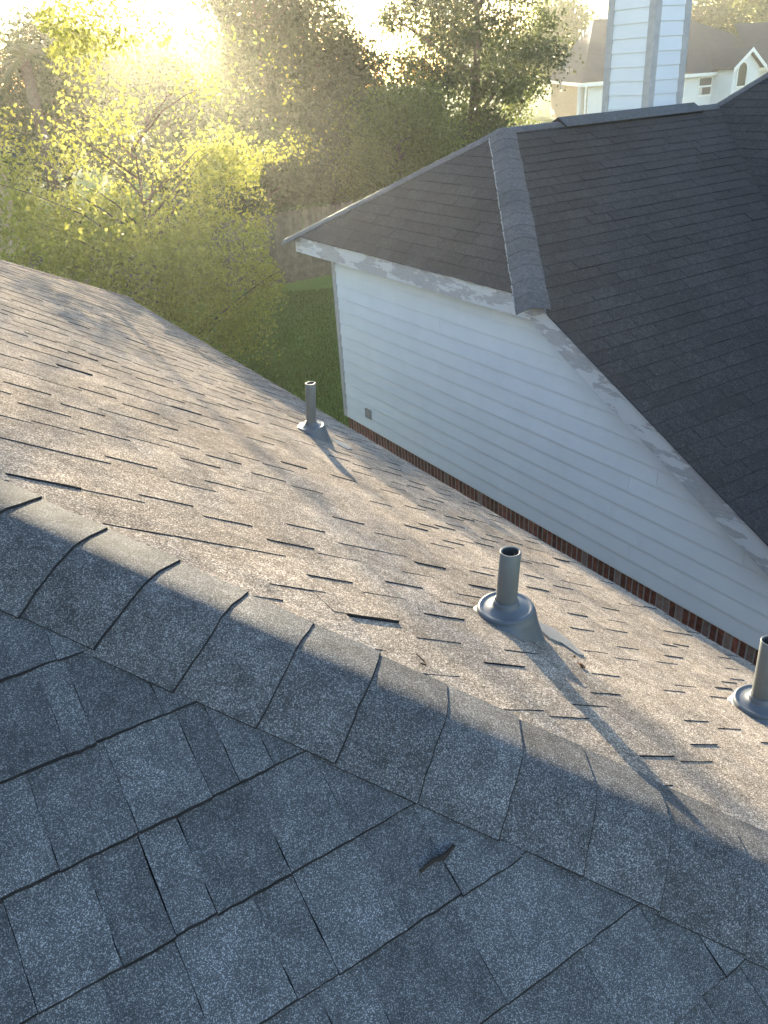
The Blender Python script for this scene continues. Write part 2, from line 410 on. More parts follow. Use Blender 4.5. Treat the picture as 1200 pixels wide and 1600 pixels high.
def caps(parent, P0, dirn, length, cA, cB, half, e, mats, R, lift=(.0108, .0140), rho=.030, start=0.0, skip=0, name='ridge_cap', nseg=12, thick=.004, flare=.003):
    """bent cap shingles laid along P0 + dirn*t, butts facing +dirn"""
    P0 = np.array(P0, float); dirn = np.array(dirn, float) / np.linalg.norm(dirn)
    cA = np.array(cA, float) / np.linalg.norm(cA); cB = np.array(cB, float) / np.linalg.norm(cB)
    up = -(cA + cB); up /= np.linalg.norm(up)
    nA = up - cA * (up @ cA); nA /= np.linalg.norm(nA); nB = up - cB * (up @ cB); nB /= np.linalg.norm(nB)
    t = start; objs = []
    while t < length:
        e_ = e * R.uniform(.96, 1.04); t0, t1 = t - .04, t + e_
        ha = half * R.uniform(.96, 1.03); hb = half * R.uniform(.96, 1.03); skew = R.uniform(-.006, .006); lf = R.uniform(0, .0012)
        rows = []
        for tt, hh in ((t0, lift[0] - .004), (t, lift[0]), ((t + t1) / 2, (lift[0] + lift[1]) / 2), (t1, lift[1] + lf)):
            row = []
            for i in range(nseg + 1):
                s = -hb + (ha + hb) * i / nseg
                q = math.sqrt(s * s + rho * rho); u, v = (s + q) / 2, (q - s) / 2
                w = (s / q + 1) / 2; nn = nA * w + nB * (1 - w); nn /= np.linalg.norm(nn)
                jt = (R.uniform(-.0012, .0012) + skew * s / half + .0012 * math.sin(s * 30 + t * 9)) if tt == t1 else 0
                row.append((P0 + dirn * (tt + jt) + cA * u + cB * v + nn * hh, nn))
            rows.append(row)
        n = nseg + 1; verts = [p for r in rows for p, _ in r] + [p - nn * thick + (dirn * flare if r is rows[3] else 0) for r in rows for p, nn in r]
        F = []; mi = []; sm = []
        for j in range(3):
            for i in range(nseg): F.append((j*n+i, j*n+i+1, (j+1)*n+i+1, (j+1)*n+i)); mi.append(0); sm.append(True)
        B = 4 * n
        for i in range(nseg): F.append((3*n+i, 3*n+i+1, B+3*n+i+1, B+3*n+i)); mi.append(1); sm.append(False)
        for j in range(3):
            F.append((j*n, (j+1)*n, B+(j+1)*n, B+j*n)); mi.append(1); sm.append(False)
            F.append(((j+1)*n+nseg, j*n+nseg, B+j*n+nseg, B+(j+1)*n+nseg)); mi.append(1); sm.append(False)
        nf = []; 
        for q, m1 in zip(F, mi):
            if m1:
                b0_ = len(verts); verts = verts + [verts[i_] for i_ in q]; nf.append(tuple(range(b0_, b0_ + 4)))
            else: nf.append(q)
        F = nf
        a, b_, c_ = verts[F[0][0]], verts[F[0][1]], verts[F[0][2]]
        if np.cross(b_ - a, c_ - b_) @ up < 0: F = [f[::-1] for f in F]
        objs.append(add(name, verts, F, mats, parent, mi, sm, R.random()))
        t += e_
    return objs

def polysheet(name, pts, mat, parent, drop=0.0):
    pts = [np.array(p, float) - np.array([0, 0, drop]) for p in pts]
    nn = np.cross(pts[1] - pts[0], pts[2] - pts[1]); f = tuple(range(len(pts)))
    return add(name, pts, [f if nn[2] > 0 else f[::-1]], mat, parent)

# ================================================================== the house under the camera
TF, TG = math.radians(33), math.radians(32); DF, DG = -0.47017, -1.22893
nF = np.array([math.sin(TF), 0, math.cos(TF)]); nG = np.array([0, -math.sin(TG), math.cos(TG)])
dF_ = np.array([math.cos(TF), 0, -math.sin(TF)]); dG_ = np.array([0, -math.cos(TG), -math.sin(TG)])
HIP = np.array([0.4510, 0.9532, -0.8535]); hd = np.cross(nF, nG); hd *= np.sign(hd[0]); hd /= np.linalg.norm(hd)
# planes measured so that uv = (Y, down) on F and (X, down) on G, with down counted from the camera's foot point
PF = Plane(nF * DF, (0, 1, 0), dF_); PG = Plane(nG * DG, (1, 0, 0), dG_)
FAR = np.array([2.5645, 10.226, -2.226]); LEFT = np.array([0.9786, 7.5956, -1.196])
FAR = PF.pt(*PF.uv(FAR)); LEFT = PF.pt(*PF.uv(LEFT))
l2 = (LEFT - FAR)
# apex: where the far hip meets the near hip, in F
a0, a1 = PF.uv(HIP), PF.uv(HIP + hd); b0, b1 = PF.uv(FAR), PF.uv(LEFT)
s_ = np.linalg.solve(np.array([a1 - a0, -(b1 - b0)]).T, b0 - a0); APEX = PF.pt(*(a0 + s_[0] * (a1 - a0)))
EZ = -2.258
NEAR = HIP + hd * ((EZ - HIP[2]) / hd[2])
gY = PG.uv(NEAR)[1]
WEST_S = np.array([-7.5, NEAR[1], EZ]); WEST_N = np.array([-7.5, 9.0, EZ])
house = thing('house', 'grey shingled hip roof in the foreground with sunlit far slope and shaded near slope', 'house', (-2, 4, GZ))
def deck_poly(pl, pts, am):
    tri = ccw([pl.uv(q) for q in pts]); A0 = pl.uv(pts[0]); poly = list(tri)
    for la, lb in inset(tri, [am if (np.allclose(tri[i], A0) or np.allclose(tri[(i+1) % 3], A0)) else 0.0 for i in range(3)]): poly = clip(poly, la, lb)
    return [pl.pt(*q) for q in poly]
slopeF = polysheet('roof_slope', deck_poly(PF, [APEX, NEAR, FAR], .07), M['deck'], house, .004); slopeF['label'] = 'sunlit slope dropping towards the white wall'
slopeG = polysheet('roof_slope', deck_poly(PG, [APEX, NEAR, PG.pt(-7.5, gY)], .07), M['deck'], house, .004); slopeG['label'] = 'shaded blue-grey slope under the camera'
sh = (WEST_N - FAR) / np.linalg.norm(WEST_N - FAR) * .12; polysheet('roof_slope', [APEX + sh, FAR + sh, WEST_N], M['shingle'], house, .002)
polysheet('roof_slope', [APEX, WEST_N, PG.pt(-7.5, gY)], M['shingle'], house, .002)
mb = MB()
wx0, wx1, wy0, wy1 = -7.1, 2.2, NEAR[1] + .4, 8.6
mb.box((wx0, wy0, GZ - .02), (wx1, wy1, EZ - .12)); mb.build('wall', M['brick'], house)
mb = MB(); mb.obox(NEAR + np.array([-.03, 0, -.22]), FAR - NEAR, (.022, 0, 0), (0, 0, .19)); mb.build('fascia', M['trim'], house)
mb = MB(); mb.obox(NEAR + np.array([-9.8, .0, -.2]), (9.75, 0, 0), (0, .022, 0), (0, 0, .18)); mb.build('fascia', M['trim'], house)

TICKS = {3: [1.57, 1.82, 2.02], 4: [1.41, 1.59, 1.84, 2.07, 2.23], 5: [1.19, 1.43, 1.66, 1.92, 2.15, 2.39, 2.68], 6: [1.04, 1.27, 1.45, 1.62, 1.85, 2.22, 2.5, 2.75, 3.07], 7: [0.97, 1.18, 1.37, 1.56, 1.96, 2.15, 2.33, 2.53, 2.72, 2.95, 3.22], 8: [0.87, 1.13, 1.34, 1.55, 1.74, 2.02, 2.3, 2.7, 2.97], 9: [0.86, 1.06, 1.28, 1.45, 1.69, 2.24, 2.45, 2.82], 10: [0.74, 0.92, 1.15, 1.39, 1.57, 1.71, 1.96, 2.23, 2.45, 3.05], 11: [0.73, 0.99, 1.49, 1.69, 1.91, 2.59], 12: [.80, 1.1, 1.36, 1.6, 3.05], 13: [0.91, 1.25, 1.76, 1.98, 2.14, 2.38, 2.66, 3.73], 14: [0.89, 1.07, 1.24, 1.42, 1.85, 2.08, 2.24, 3.26], 15: [0.84, 1.12, 1.34, 1.56, 1.75, 2.16, 2.3], 16: [1.08, 1.28, 1.49, 1.71, 1.91], 17: [1.35, 1.6, 1.87], 19: [1.26, 1.5, 2.0, 2.2], 20: [1.36, 1.64, 1.87], 21: [1.91, 2.38], 22: [1.52]}
GJ = {-4: [(-.04, 0), (.068, 1)], -3: [(.038, 1), (.077, 0), (.178, 1)], -2: [(-.021, 0), (.086, 1), (.194, 0), (.238, 1), (.294, 0)],
      -1: [(.011, 0), (.082, 1), (.139, 0), (.25, 1), (.354, 0)], 0: [(.251, 1), (.362, 0), (.457, 1), (.572, 0)], 1: [(.702, 1)]}
R1 = random.Random(11)
hpF = inset([PF.uv(APEX), PF.uv(NEAR), PF.uv(FAR)], [0, 0, 0])
# move: hip edges clipped 5 cm back so that the caps cover the join; the eave keeps a ragged overhang
triF = ccw([PF.uv(APEX), PF.uv(NEAR), PF.uv(FAR)])
def amounts(tri, hipset):
    r = []
    for i in range(3):
        a, b = tri[i], tri[(i+1) % 3]
        r.append(.05 if any(np.allclose(a, q) for q in hipset) or any(np.allclose(b, q) for q in hipset) and any(np.allclose(a, q) for q in hipset) else -.02)
    return r
apF = PF.uv(APEX)
hpF = inset(triF, [.122 if (np.allclose(triF[i], apF) or np.allclose(triF[(i+1) % 3], apF)) else .0 for i in range(3)])
kmaxF = int(math.ceil((PF.uv(FAR)[1] + .15) / .146)) + 1
slF = shingles(PF, hpF, .146, .14, -14, 24, TICKS, -1.2, 10.8, R1, hi=(.0012, .0027), wmean=.235, flat=flatten([(apF, PF.uv(NEAR)), (apF, PF.uv(FAR))]))
triG = ccw([PG.uv(APEX), PG.uv(NEAR), np.array([-7.5, gY])]); apG = PG.uv(APEX)
hpG = inset([PG.uv(APEX), PG.uv(NEAR), np.array([-7.5, gY])], [0, 0, 0])
triG2 = ccw([apG, PG.uv(NEAR), np.array([-7.5, gY])])
hpG = inset(triG2, [.122 if (np.allclose(triG2[i], apG) or np.allclose(triG2[(i+1) % 3], apG)) else -.02 for i in range(3)])
def g_shingles():
    flat = flatten([(apG, PG.uv(NEAR))])
    out = []; e = .1435; R = random.Random(5)
    for k in range(-26, 16):
        vb = .0348 + e * k; vt = vb - e - .035
        J = list(GJ.get(k, [])) or [(R.uniform(-.1, .1), 1)]
        u, up = J[0]
        while u > -5.5: u -= R.uniform(.06, .17); up = 1 - up; J.insert(0, (u, up))
        u, up = J[-1]
        while u < 3.5: u += R.uniform(.06, .17); up = 1 - up; J.append((u, up))
        for (a, up), (b, _) in zip(J, J[1:]):
            hx = R.uniform(.0006, .0014) if up else 0.0; lift = R.uniform(0, .002); off = R.uniform(-.002, .002); ga = .0004
            jt = lambda: R.uniform(-.0011, .0011); ns = 6; lean = R.uniform(-.001, .001)
            poly = [np.array([a + ga + lean, vt])] + [np.array([a + ga + lean * (1 - q) + jt(), vt + (vb - vt) * q]) for q in (.3, .5, .7, .85)]
            poly += [np.array([a + ga + (b - a - 2*ga) * i / ns, vb + off + jt()]) for i in range(ns + 1)]
            poly += [np.array([b - ga + jt(), vt + (vb - vt) * q]) for q in (.85, .7, .5, .3)] + [np.array([b - ga, vt])]
            for la, lb in hpG:
                poly = clip(poly, la, lb)
                if len(poly) < 3: break
            if len(poly) < 3: continue
            if max(q[0] for q in poly) - min(q[0] for q in poly) < .01 or max(q[1] for q in poly) - min(q[1] for q in poly) < .04: continue
            hf = lambda u_, v_: (.0006 + hx + (.0065 + lift) * max(0.0, (v_ - vt) / (vb - vt))) * flat(u_, v_)
            v, f, mi = slab(PG, poly, hf, -.001, R.uniform(.003, .0055), vb)  # lower edge spread outwards so dark asphalt paints the shadow line under each butt
            out.append((np.mean(v, 0), v, f, mi, R.random() * .55 + (.45 if up else 0)))
    return out
slG = g_shingles()
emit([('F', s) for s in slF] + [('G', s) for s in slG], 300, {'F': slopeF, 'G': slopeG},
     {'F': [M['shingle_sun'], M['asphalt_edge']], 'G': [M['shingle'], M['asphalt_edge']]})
# hip caps: seams measured along the hip from its reference point
cF = np.cross(hd, nF); cF *= np.sign(cF @ dF_); cG = np.cross(hd, nG); cG *= np.sign(cG @ dG_)
top = np.linalg.norm(APEX - HIP)
R2 = random.Random(3)
e_cap = .1365; nback = int((top - .1) / e_cap)
caps(house, HIP, hd, np.linalg.norm(NEAR - HIP) - .02, cF, cG, .148, e_cap, [M['cap'], M['asphalt_edge']], R2, lift=(.0056, .0088), start=.066 - e_cap * nback)
# far hip of the sunlit slope
fd = (FAR - APEX) / np.linalg.norm(FAR - APEX); nN = np.cross(FAR - APEX, WEST_N - APEX); nN /= np.linalg.norm(nN); nN *= np.sign(nN[2])
cA = np.cross(fd, nF); cA *= np.sign(cA @ (NEAR - APEX)); cB = np.cross(fd, nN); cB *= np.sign(cB @ (WEST_N - APEX))
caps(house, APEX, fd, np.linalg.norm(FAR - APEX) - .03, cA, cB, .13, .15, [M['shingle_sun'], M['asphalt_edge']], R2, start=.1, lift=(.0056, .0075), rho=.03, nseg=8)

# ------------------------------------------------------------------ vent pipes
def zF(x, y): return (DF - nF[0] * x) / nF[2]
def vent(label, X, Y, z0, h, tx, ty, flash):
    v = thing('vent_pipe', label, 'vent pipe', (X, Y, zF(X, Y)), 'grey plumbing vents on the sunlit slope')
    mb = MB(); r = .0268
    n = 28
    prof = [(r, -.02, 0), (r, h * .5, .5), (r, h - .001, 1), (r - .001, h, 1), (r - .0045, h, 1), (r - .0055, h - .002, 1)]
    ins = [(r - .0055, h - .002, 1), (r - .0055, h - .12, .5)]
    def ring(pr):
        for (rr, z, k) in pr:
            for j in range(n):
                a = 2 * math.pi * j / n; mb.v.append((X + tx * max(0, z) / h + rr * math.cos(a), Y + ty * max(0, z) / h + rr * math.sin(a), z0 + z))
    for pr, mi in ((prof, 0), (ins, 1)):
        b = len(mb.v); ring(pr)
        for i in range(len(pr) - 1):
            for j in range(n):
                mb.f.append((b+i*n+j, b+i*n+(j+1) % n, b+(i+1)*n+(j+1) % n, b+(i+1)*n+j)); mb.m.append(mi); mb.t.append(.5); mb.s.append(True)
    mb.build('pipe', [M['pvc'], M['pipe_in']], v)
    # boot: collar, domed disc with a raised rim, skirt cut to the slope
    mb = MB(); n = 40
    top = [(.0272, .016), (.030, .0165), (.0325, .014), (.0335, .004), (.036, .0005), (.048, -.002), (.058, -.005), (.063, -.0045), (.067, -.003), (.0715, -.005), (.0735, -.010), (.0735, -.014), (.0775, -.019)]
    mb.lathe(top, (X, Y, z0), n)
    b = len(mb.v) - n
    m_ = 5
    for i in range(1, m_ + 1):
        for j in range(n):
            a = 2 * math.pi * j / n; q = i / m_
            r0 = .0775; zt = -.019
            # foot of this side on the roof plane, flaring a little, more on the downhill side
            rf = .088 + .020 * max(0, math.cos(a)) + .004 * abs(math.sin(a))
            xf, yf = X + rf * math.cos(a), Y + rf * math.sin(a); zf = zF(xf, yf) + .004
            if zf > z0 + zt: zf = z0 + zt - .002
            xt, yt = X + r0 * math.cos(a), Y + r0 * math.sin(a)
            mb.v.append((xt + (xf - xt) * q ** 1.25, yt + (yf - yt) * q ** 1.25, z0 + zt + (zf - z0 - zt) * q))
    for i in range(m_):
        for j in range(n):
            mb.f.append((b+i*n+j, b+i*n+(j+1) % n, b+(i+1)*n+(j+1) % n, b+(i+1)*n+j)); mb.m.append(0); mb.t.append(.5); mb.s.append(True)
    mb.build('boot', [M['boot']], v)
    mb = MB(); mb.tube([(X + .0285 * math.cos(a), Y + .0285 * math.sin(a), z0 + .016) for a in np.linspace(0, 2*math.pi, 25)], .0022, 6, cap=False)
    mb.build('collar_seal', [M['boot']], v)
    if flash:
        pts = [np.array(PF.uv((X, Y, zF(X, Y)))) + np.array(q) for q in flash]
        vv, ff, mi = slab(PF, ccw(pts), lambda a, b_: .0105, .004)
        add('flashing', vv, ff, [M['flash']], v, [0] * len(ff))
    return v
# (u along Y, v down the slope) outline of the bare flange sticking out of the shingles below each boot
FL2 = [(.063, .205), (.039, .245), (-.030, .233), (-.127, .190), (-.125, .165), (-.067, .160), (-.050, .130), (.03, .15)]
FL1 = [(.12, .20), (.10, .29), (-.015, .27), (-.097, .174), (-.031, .15)]
vent('grey vent pipe in the middle of the sunlit slope casting a long shadow', 1.135, 1.322, -1.230, .161, .008, -.005, FL2)
vent('farthest small grey vent pipe against the green lawn', 1.758, 3.649, -1.635, .2295, .018, -.010, FL1)
vent('grey vent pipe cut by the right edge next to the brick band', 1.842, 1.000, -1.690, .214, -.004, .003, None)

# ------------------------------------------------------------------ debris on the roof
def on(pl, u, v, h=.012): return pl.pt(u, v, h)
def twig(label, pts, r, mat='twig'):
    mb = MB(); mb.tube(pts, r, 5); o = mb.build('twig', [M[mat]]); o['label'] = label; o['category'] = 'twig'; return o
uv = PF.uv((.660*1.0, 1.001, 0)); U = PF.uv(np.array([.66, 1.001, zF(.66, 1.001)]))
twig('small hooked twig beside a cap seam on the sunlit slope', [on(PF, U[0]+.02, U[1]-.012, .016), on(PF, U[0], U[1]-.006, .013), on(PF, U[0]-.014, U[1]-.012, .012), on(PF, U[0]-.012, U[1]-.024, .013)], [.0014, .002, .002, .0014])
U = PG.uv((.45, .671, -1.03))
twig('dark stick lying on the shaded shingles below the hip', [on(PG, U[0]-.034, U[1]+.003, .011), on(PG, U[0]-.012, U[1]-.001, .012), on(PG, U[0]+.01, U[1]+.002, .012), on(PG, U[0]+.032, U[1]-.004, .012)], [.0026, .0034, .0042, .0028])
U = PF.uv(np.array([1.199, 1.115, zF(1.199, 1.115)]))
def scrap(label, pl, U, size, seed, mat):
    Rr = random.Random(seed); n = 9
    v = [pl.pt(U[0] + size * Rr.uniform(.5, 1) * math.cos(6.283*i/n), U[1] + .6 * size * Rr.uniform(.5, 1) * math.sin(6.283*i/n), .012 + Rr.uniform(0, .006)) for i in range(n)]
    c = pl.pt(U[0], U[1], .018); b = [q - pl.n * .003 for q in v]
    o = add('dead_leaf', v + [c] + b, [(i, (i+1) % n, n) for i in range(n)] + [(i, n+1+i, n+1+(i+1) % n, (i+1) % n) for i in range(n)], [M[mat]])
    o['label'] = label; o['category'] = 'leaf'; return o
scrap('curled brown scrap right of the middle vent pipe', PF, U, .016, 4, 'dead_leaf')
scrap('tiny brown leaf bit uphill of the curled scrap', PF, U + np.array([.05, .03]), .006, 8, 'dead_leaf')

# ================================================================== the neighbouring house
XW, XF = 4.85, 4.63                                    # wall face, outer face of the fascia
RS = .512; YC, ZC = 5.136, -1.735                      # rake/eave corner
def zR(y): return ZC + RS * (y - YC)
YT = 9.53; YR = YC + (YT - YC) / 2; ZRIDGE = zR(YR)
XP = 6.13; SH = (ZRIDGE - ZC) / (XP - XF)
def zL(y): return ZC + RS * (YT - y)
QS = .717; XV = 9.077 + (ZRIDGE + .973) / QS           # where ridge and valley meet
def xQ(z): return 9.077 + (z + .973) / QS
YB = 1.0
CORN_R = np.array([XF, YC, ZC]); CORN_L = np.array([XF, YT, ZC]); PEAK = np.array([XP, YR, ZRIDGE]); VAL = np.array([XV, YR, ZRIDGE])
RB = np.array([XF, YB, zR(YB)]); VB = np.array([xQ(zR(YB)), YB, zR(YB)])
if VB[0] < XF + .05: VB = np.array([XF + .05, YB, zR(YB)])
QTOP = np.array([10.03, 6.98, -.29]); qd = QTOP - np.array([XV, YR, ZRIDGE]); qd /= np.linalg.norm(qd)
QEND = VAL + qd * 4.2
QB = np.array([QEND[0], YB - 2, QEND[2]])
nb = thing('house', 'neighbouring house with white lap siding, brick base and dark clipped gable roof', 'house', (7.5, 5.5, GZ))
PR = Plane((0, 0, zR(0)), (1, 0, 0), (0, -1, -RS)); PH = Plane((XF, 0, ZC), (0, 1, 0), (-1, 0, -SH)); PQ = Plane((xQ(-3.0), 0, -3.0), (0, 1, 0), (-1, 0, -QS)); PL = Plane((0, YT, ZC), (1, 0, 0), (0, 1, -RS))
slopeR = polysheet('roof_slope', [CORN_R, RB, VB, VAL, PEAK], M['deck'], nb, .004); slopeR['label'] = 'broad dark slope with the long sloping rake'
slopeH = polysheet('roof_slope', [CORN_R, PEAK, CORN_L], M['deck'], nb, .004); slopeH['label'] = 'small clipped slope above the white wall'
slopeQ = polysheet('roof_slope', [VAL, VB, np.array([VB[0], YB - 2, VB[2]]), QB, QEND], M['deck'], nb, .004)
polysheet('roof_slope', [CORN_L, PEAK, VAL, np.array([13.0, YR, ZRIDGE]), np.array([13.0, YT, ZC])], M['n_shingle'], nb, .002)
polysheet('roof_slope', [VAL, QEND, np.array([QEND[0] + 3, QEND[1], QEND[2]]), np.array([QEND[0]+3, YR + 1, ZRIDGE])], M['n_shingle'], nb, .002)
R3 = random.Random(21)
def hplanes(pl, pts, am):
    poly = [pl.uv(q) for q in pts]; A = sum(poly[i][0]*poly[(i+1) % len(poly)][1]-poly[(i+1) % len(poly)][0]*poly[i][1] for i in range(len(poly)))
    if A < 0: poly = poly[::-1]; am = am[:-1][::-1] + am[-1:]
    return inset(poly, am)
eN = .134
hR = hplanes(PR, [CORN_R, RB, VB, VAL, PEAK], [-.02, -.02, .0, .08, .11])
vR1 = PR.uv(RB)[1]; vR0 = PR.uv(PEAK)[1]
sR = shingles(PR, hR, eN, vR1 - 60 * eN, 60 - int((vR1 - vR0) / eN) - 1, 60, {}, XF - .2, 10.2, R3, wmean=.30, hi=(.0006, .0018), rise=.005, three_tab=True, jit=.0025)
hH = hplanes(PH, [CORN_R, PEAK, CORN_L], [.11, .11, -.02])
vH = PH.uv(PEAK)[1]
sH = shingles(PH, hH, eN, 0.015, int(vH / eN) - 1, 0, {}, YC - .2, YT + .2, R3, wmean=.30, hi=(.0006, .0018), rise=.005, three_tab=True, jit=.0025)
hQ = hplanes(PQ, [VAL, VB, np.array([VB[0], YB - 2, VB[2]]), QB, QEND], [.0, .0, .0, .0, .11])
vq0, vq1 = PQ.uv(QEND)[1], PQ.uv(VB)[1]
sQ = shingles(PQ, hQ, eN, vq1, int((vq0 - vq1) / eN) - 1, 0, {}, YB - 2.2, YR + .3, R3, wmean=.30, hi=(.0006, .0018), rise=.005, three_tab=True, jit=.0025)
nm = [M['n_shingle'], M['asphalt_edge']]
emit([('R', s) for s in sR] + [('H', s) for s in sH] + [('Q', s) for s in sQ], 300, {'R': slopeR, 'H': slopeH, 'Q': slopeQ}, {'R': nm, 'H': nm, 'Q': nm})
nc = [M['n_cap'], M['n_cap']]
# hips and ridge
def hipcaps(P, Q, nA, nB, inA, inB, mats, half=.13, e=.2, **kw):
    P, Q = np.array(P), np.array(Q); d = (Q - P) / np.linalg.norm(Q - P)
    a = np.cross(d, nA); a *= np.sign(a @ (np.array(inA) - P)); b = np.cross(d, nB); b *= np.sign(b @ (np.array(inB) - P))
    return caps(nb, P, d, np.linalg.norm(Q - P) - .02, a, b, half, e, mats, R3, flare=.0, **kw)
hipcaps(PEAK, CORN_R, PR.n, PH.n, RB, CORN_L, nc, half=.15, start=.02, rho=.03, nseg=8)
hipcaps(PEAK, CORN_L, PH.n, PL.n, CORN_R, np.array([12, YT, ZC]), nc, half=.13, start=.02, rho=.03, nseg=8)
XVENT0, XVENT1 = 6.92, 9.16
hipcaps(PEAK + np.array([0, 0, 0]), np.array([XVENT0, YR, ZRIDGE]), PR.n, PL.n, RB, np.array([12, YT, ZC]), nc, start=.02, rho=.03, nseg=8)
hipcaps(np.array([XVENT1, YR, ZRIDGE]), VAL, PR.n, PL.n, RB, np.array([12, YT, ZC]), nc, start=.02, rho=.03, nseg=8)
nNq = np.cross(qd, (1, 0, 0)); nNq *= np.sign(nNq[2]); nNq /= np.linalg.norm(nNq)
hipcaps(QEND, VAL, PQ.n, nNq, VB, VAL + np.array([3, 0, 0]), nc, start=.02, rho=.03, nseg=8)
# added bead drawing the pale line along the left edge of the hip caps
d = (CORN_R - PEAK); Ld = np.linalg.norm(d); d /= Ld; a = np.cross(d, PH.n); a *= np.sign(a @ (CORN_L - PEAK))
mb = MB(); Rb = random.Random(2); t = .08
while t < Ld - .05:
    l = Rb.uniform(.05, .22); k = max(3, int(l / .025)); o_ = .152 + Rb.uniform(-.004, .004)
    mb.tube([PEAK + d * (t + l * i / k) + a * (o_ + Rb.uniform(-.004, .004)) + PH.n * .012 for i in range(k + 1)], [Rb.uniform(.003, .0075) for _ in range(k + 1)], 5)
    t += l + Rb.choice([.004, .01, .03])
mb.build('pale_edge_bead', [M['flash']], nb)
# ridge vent: raised, with an open dark slot below its cap
mb = MB(); up = .03
for side in (-1, 1):
    prof = [(0, up + .012), (side * .16, up + .006 - RS * .16), (side * .16, up - .004 - RS * .16), (side * .145, .004 - RS * .145)]
    vv = [(x, YR + y, ZRIDGE + z) for x in (XVENT0, XVENT1) for y, z in prof]; n = len(prof)
    mb.raw(vv, [(i, i+1, n+i+1, n+i) for i in range(n-1)], [0, 1, 1])
for x in (XVENT0, XVENT1):
    mb.raw([(x, YR, ZRIDGE + up + .012), (x, YR + .16, ZRIDGE + up + .006 - RS*.16), (x, YR + .145, ZRIDGE - RS*.145), (x, YR, ZRIDGE), (x, YR - .145, ZRIDGE - RS*.145), (x, YR - .16, ZRIDGE + up + .006 - RS*.16)], [(0, 1, 2, 3, 4, 5)], 1)
mb.build('ridge_vent', [M['n_cap'], M['asphalt_edge']], nb)
# fascia boards with peeling paint
FD = .205
def fascia(P, Q, depth, th=.022):
    mb = MB(); P, Q = np.array(P), np.array(Q)
    mb.obox(P + np.array([0, 0, -depth]), Q - P, (th, 0, 0), (0, 0, depth - .012)); return mb.build('fascia_board', [M['peel']], nb)
ym = YC + 1.35
fascia((XF + .015, YC, ZC), (XF + .015, ym, ZC), FD); fascia((XF + .015, ym + .004, ZC), (XF + .015, YT, ZC), FD)
o = fascia((XF + .015, YB, zR(YB)), (XF + .015, YC - .004, ZC), FD + .03)
mb = MB(); mb.obox((XF + .04, YT - .005, ZC - FD), (8.3, 0, 0), (0, -.02, 0), (0, 0, FD - .012)); mb.build('fascia_board', [M['trim']], nb)
# drip edge: thin metal strip above the fascia
mb = MB(); mb.obox((XF + .004, YC, ZC - .012), (0, YT - YC, 0), (.03, 0, 0), (0, 0, .008)); mb.obox(RB + np.array([.004, 0, -.012]), CORN_R - RB - np.array([0, .004, 0]), (.03, 0, 0), (0, 0, .008)); mb.build('drip_edge', [M['trim']], nb)
# soffit
mb = MB(); mb.obox((XF + .037, YC, ZC - FD + .004), (XW - XF + .3, 0, 0), (0, YT - YC - .03, 0), (0, 0, .012)); mb.build('soffit', [M['white_trim']], nb)
mb = MB(); mb.obox((XF + .037, YB, zR(YB) - FD - .02), (XW - XF + .3, 0, 0), (0, YC - YB, RS * (YC - YB)), (0, 0, .012)); mb.build('soffit', [M['white_trim']], nb)
# lap siding
ZB, EXPO = -4.02, .158; YEND = 8.90; RS_ = random.Random(77)
def ytop(z): return YB if z <= zR(YB) - .1 else YC + (z - (ZC - .16)) / RS
k = 0
while ZB + k * EXPO < ZC - .1:
    z0, z1 = ZB + k * EXPO, ZB + (k + 1) * EXPO + .015
    ya0, ya1 = max(YB, ytop(z0)), max(YB, ytop(z1)); ya1 = min(ya1, YEND - .2); ya0 = min(ya0, YEND - .2)
    z1 = min(z1, ZC - .1)
    xb, xt = XW - .0155, XW - .004
    cutsY = [YEND]; yc = YEND - RS_.uniform(.9, 3.6)
    while yc > ya0 + .5: cutsY.append(yc); yc -= 3.66
    for ci, ye in enumerate(cutsY):
        ys0 = ys1 = (cutsY[ci + 1] + .003) if ci + 1 < len(cutsY) else None
        if ys0 is None: ys0, ys1 = ya0, ya1
        dx = RS_.uniform(-.0008, .0008)
        if ys1 > ye - .02: continue
        v = [(xb+dx, ys0, z0), (xb+dx, ye, z0), (xb+dx, ye, z0 + .012), (xb+dx, ys0, z0 + .012), (xt+dx, ye, z1), (xt+dx, ys1, z1), (XW + .004, ys0, z0 + .001), (XW + .004, ye, z0 + .001)]
        add('siding_board', v, [(0, 3, 2, 1), (3, 5, 4, 2), (0, 1, 7, 6), (1, 2, 4, 7), (0, 6, 5, 3)], [M['siding']], nb, t=random.random())
    k += 1
mb = MB(); mb.box((XW + .005, YB, ZB - .02), (XW + .12, YEND + .06, zR(YB))); mb.raw([(XW + .006, YB, zR(YB)), (XW + .006, YC, ZC - .1), (XW + .006, YEND + .06, ZC - .1), (XW + .006, YEND + .06, zR(YB))], [(0, 1, 2, 3)]); mb.build('wall', [M['siding']], nb)
mb = MB(); mb.box((XW + .01, YEND + .061, ZB - .02), (12.5, YEND + .1, ZC - .12)); mb.build('wall', [M['siding']], nb)
mb = MB(); mb.box((XW - .022, YEND + .002, ZB - .005), (XW + .004, YEND + .075, ZC - FD)); mb.box((XW + .004, YEND + .061, ZB - .005), (XW + .09, YEND + .087, ZC - FD)); mb.build('corner_board', [M['trim']], nb)
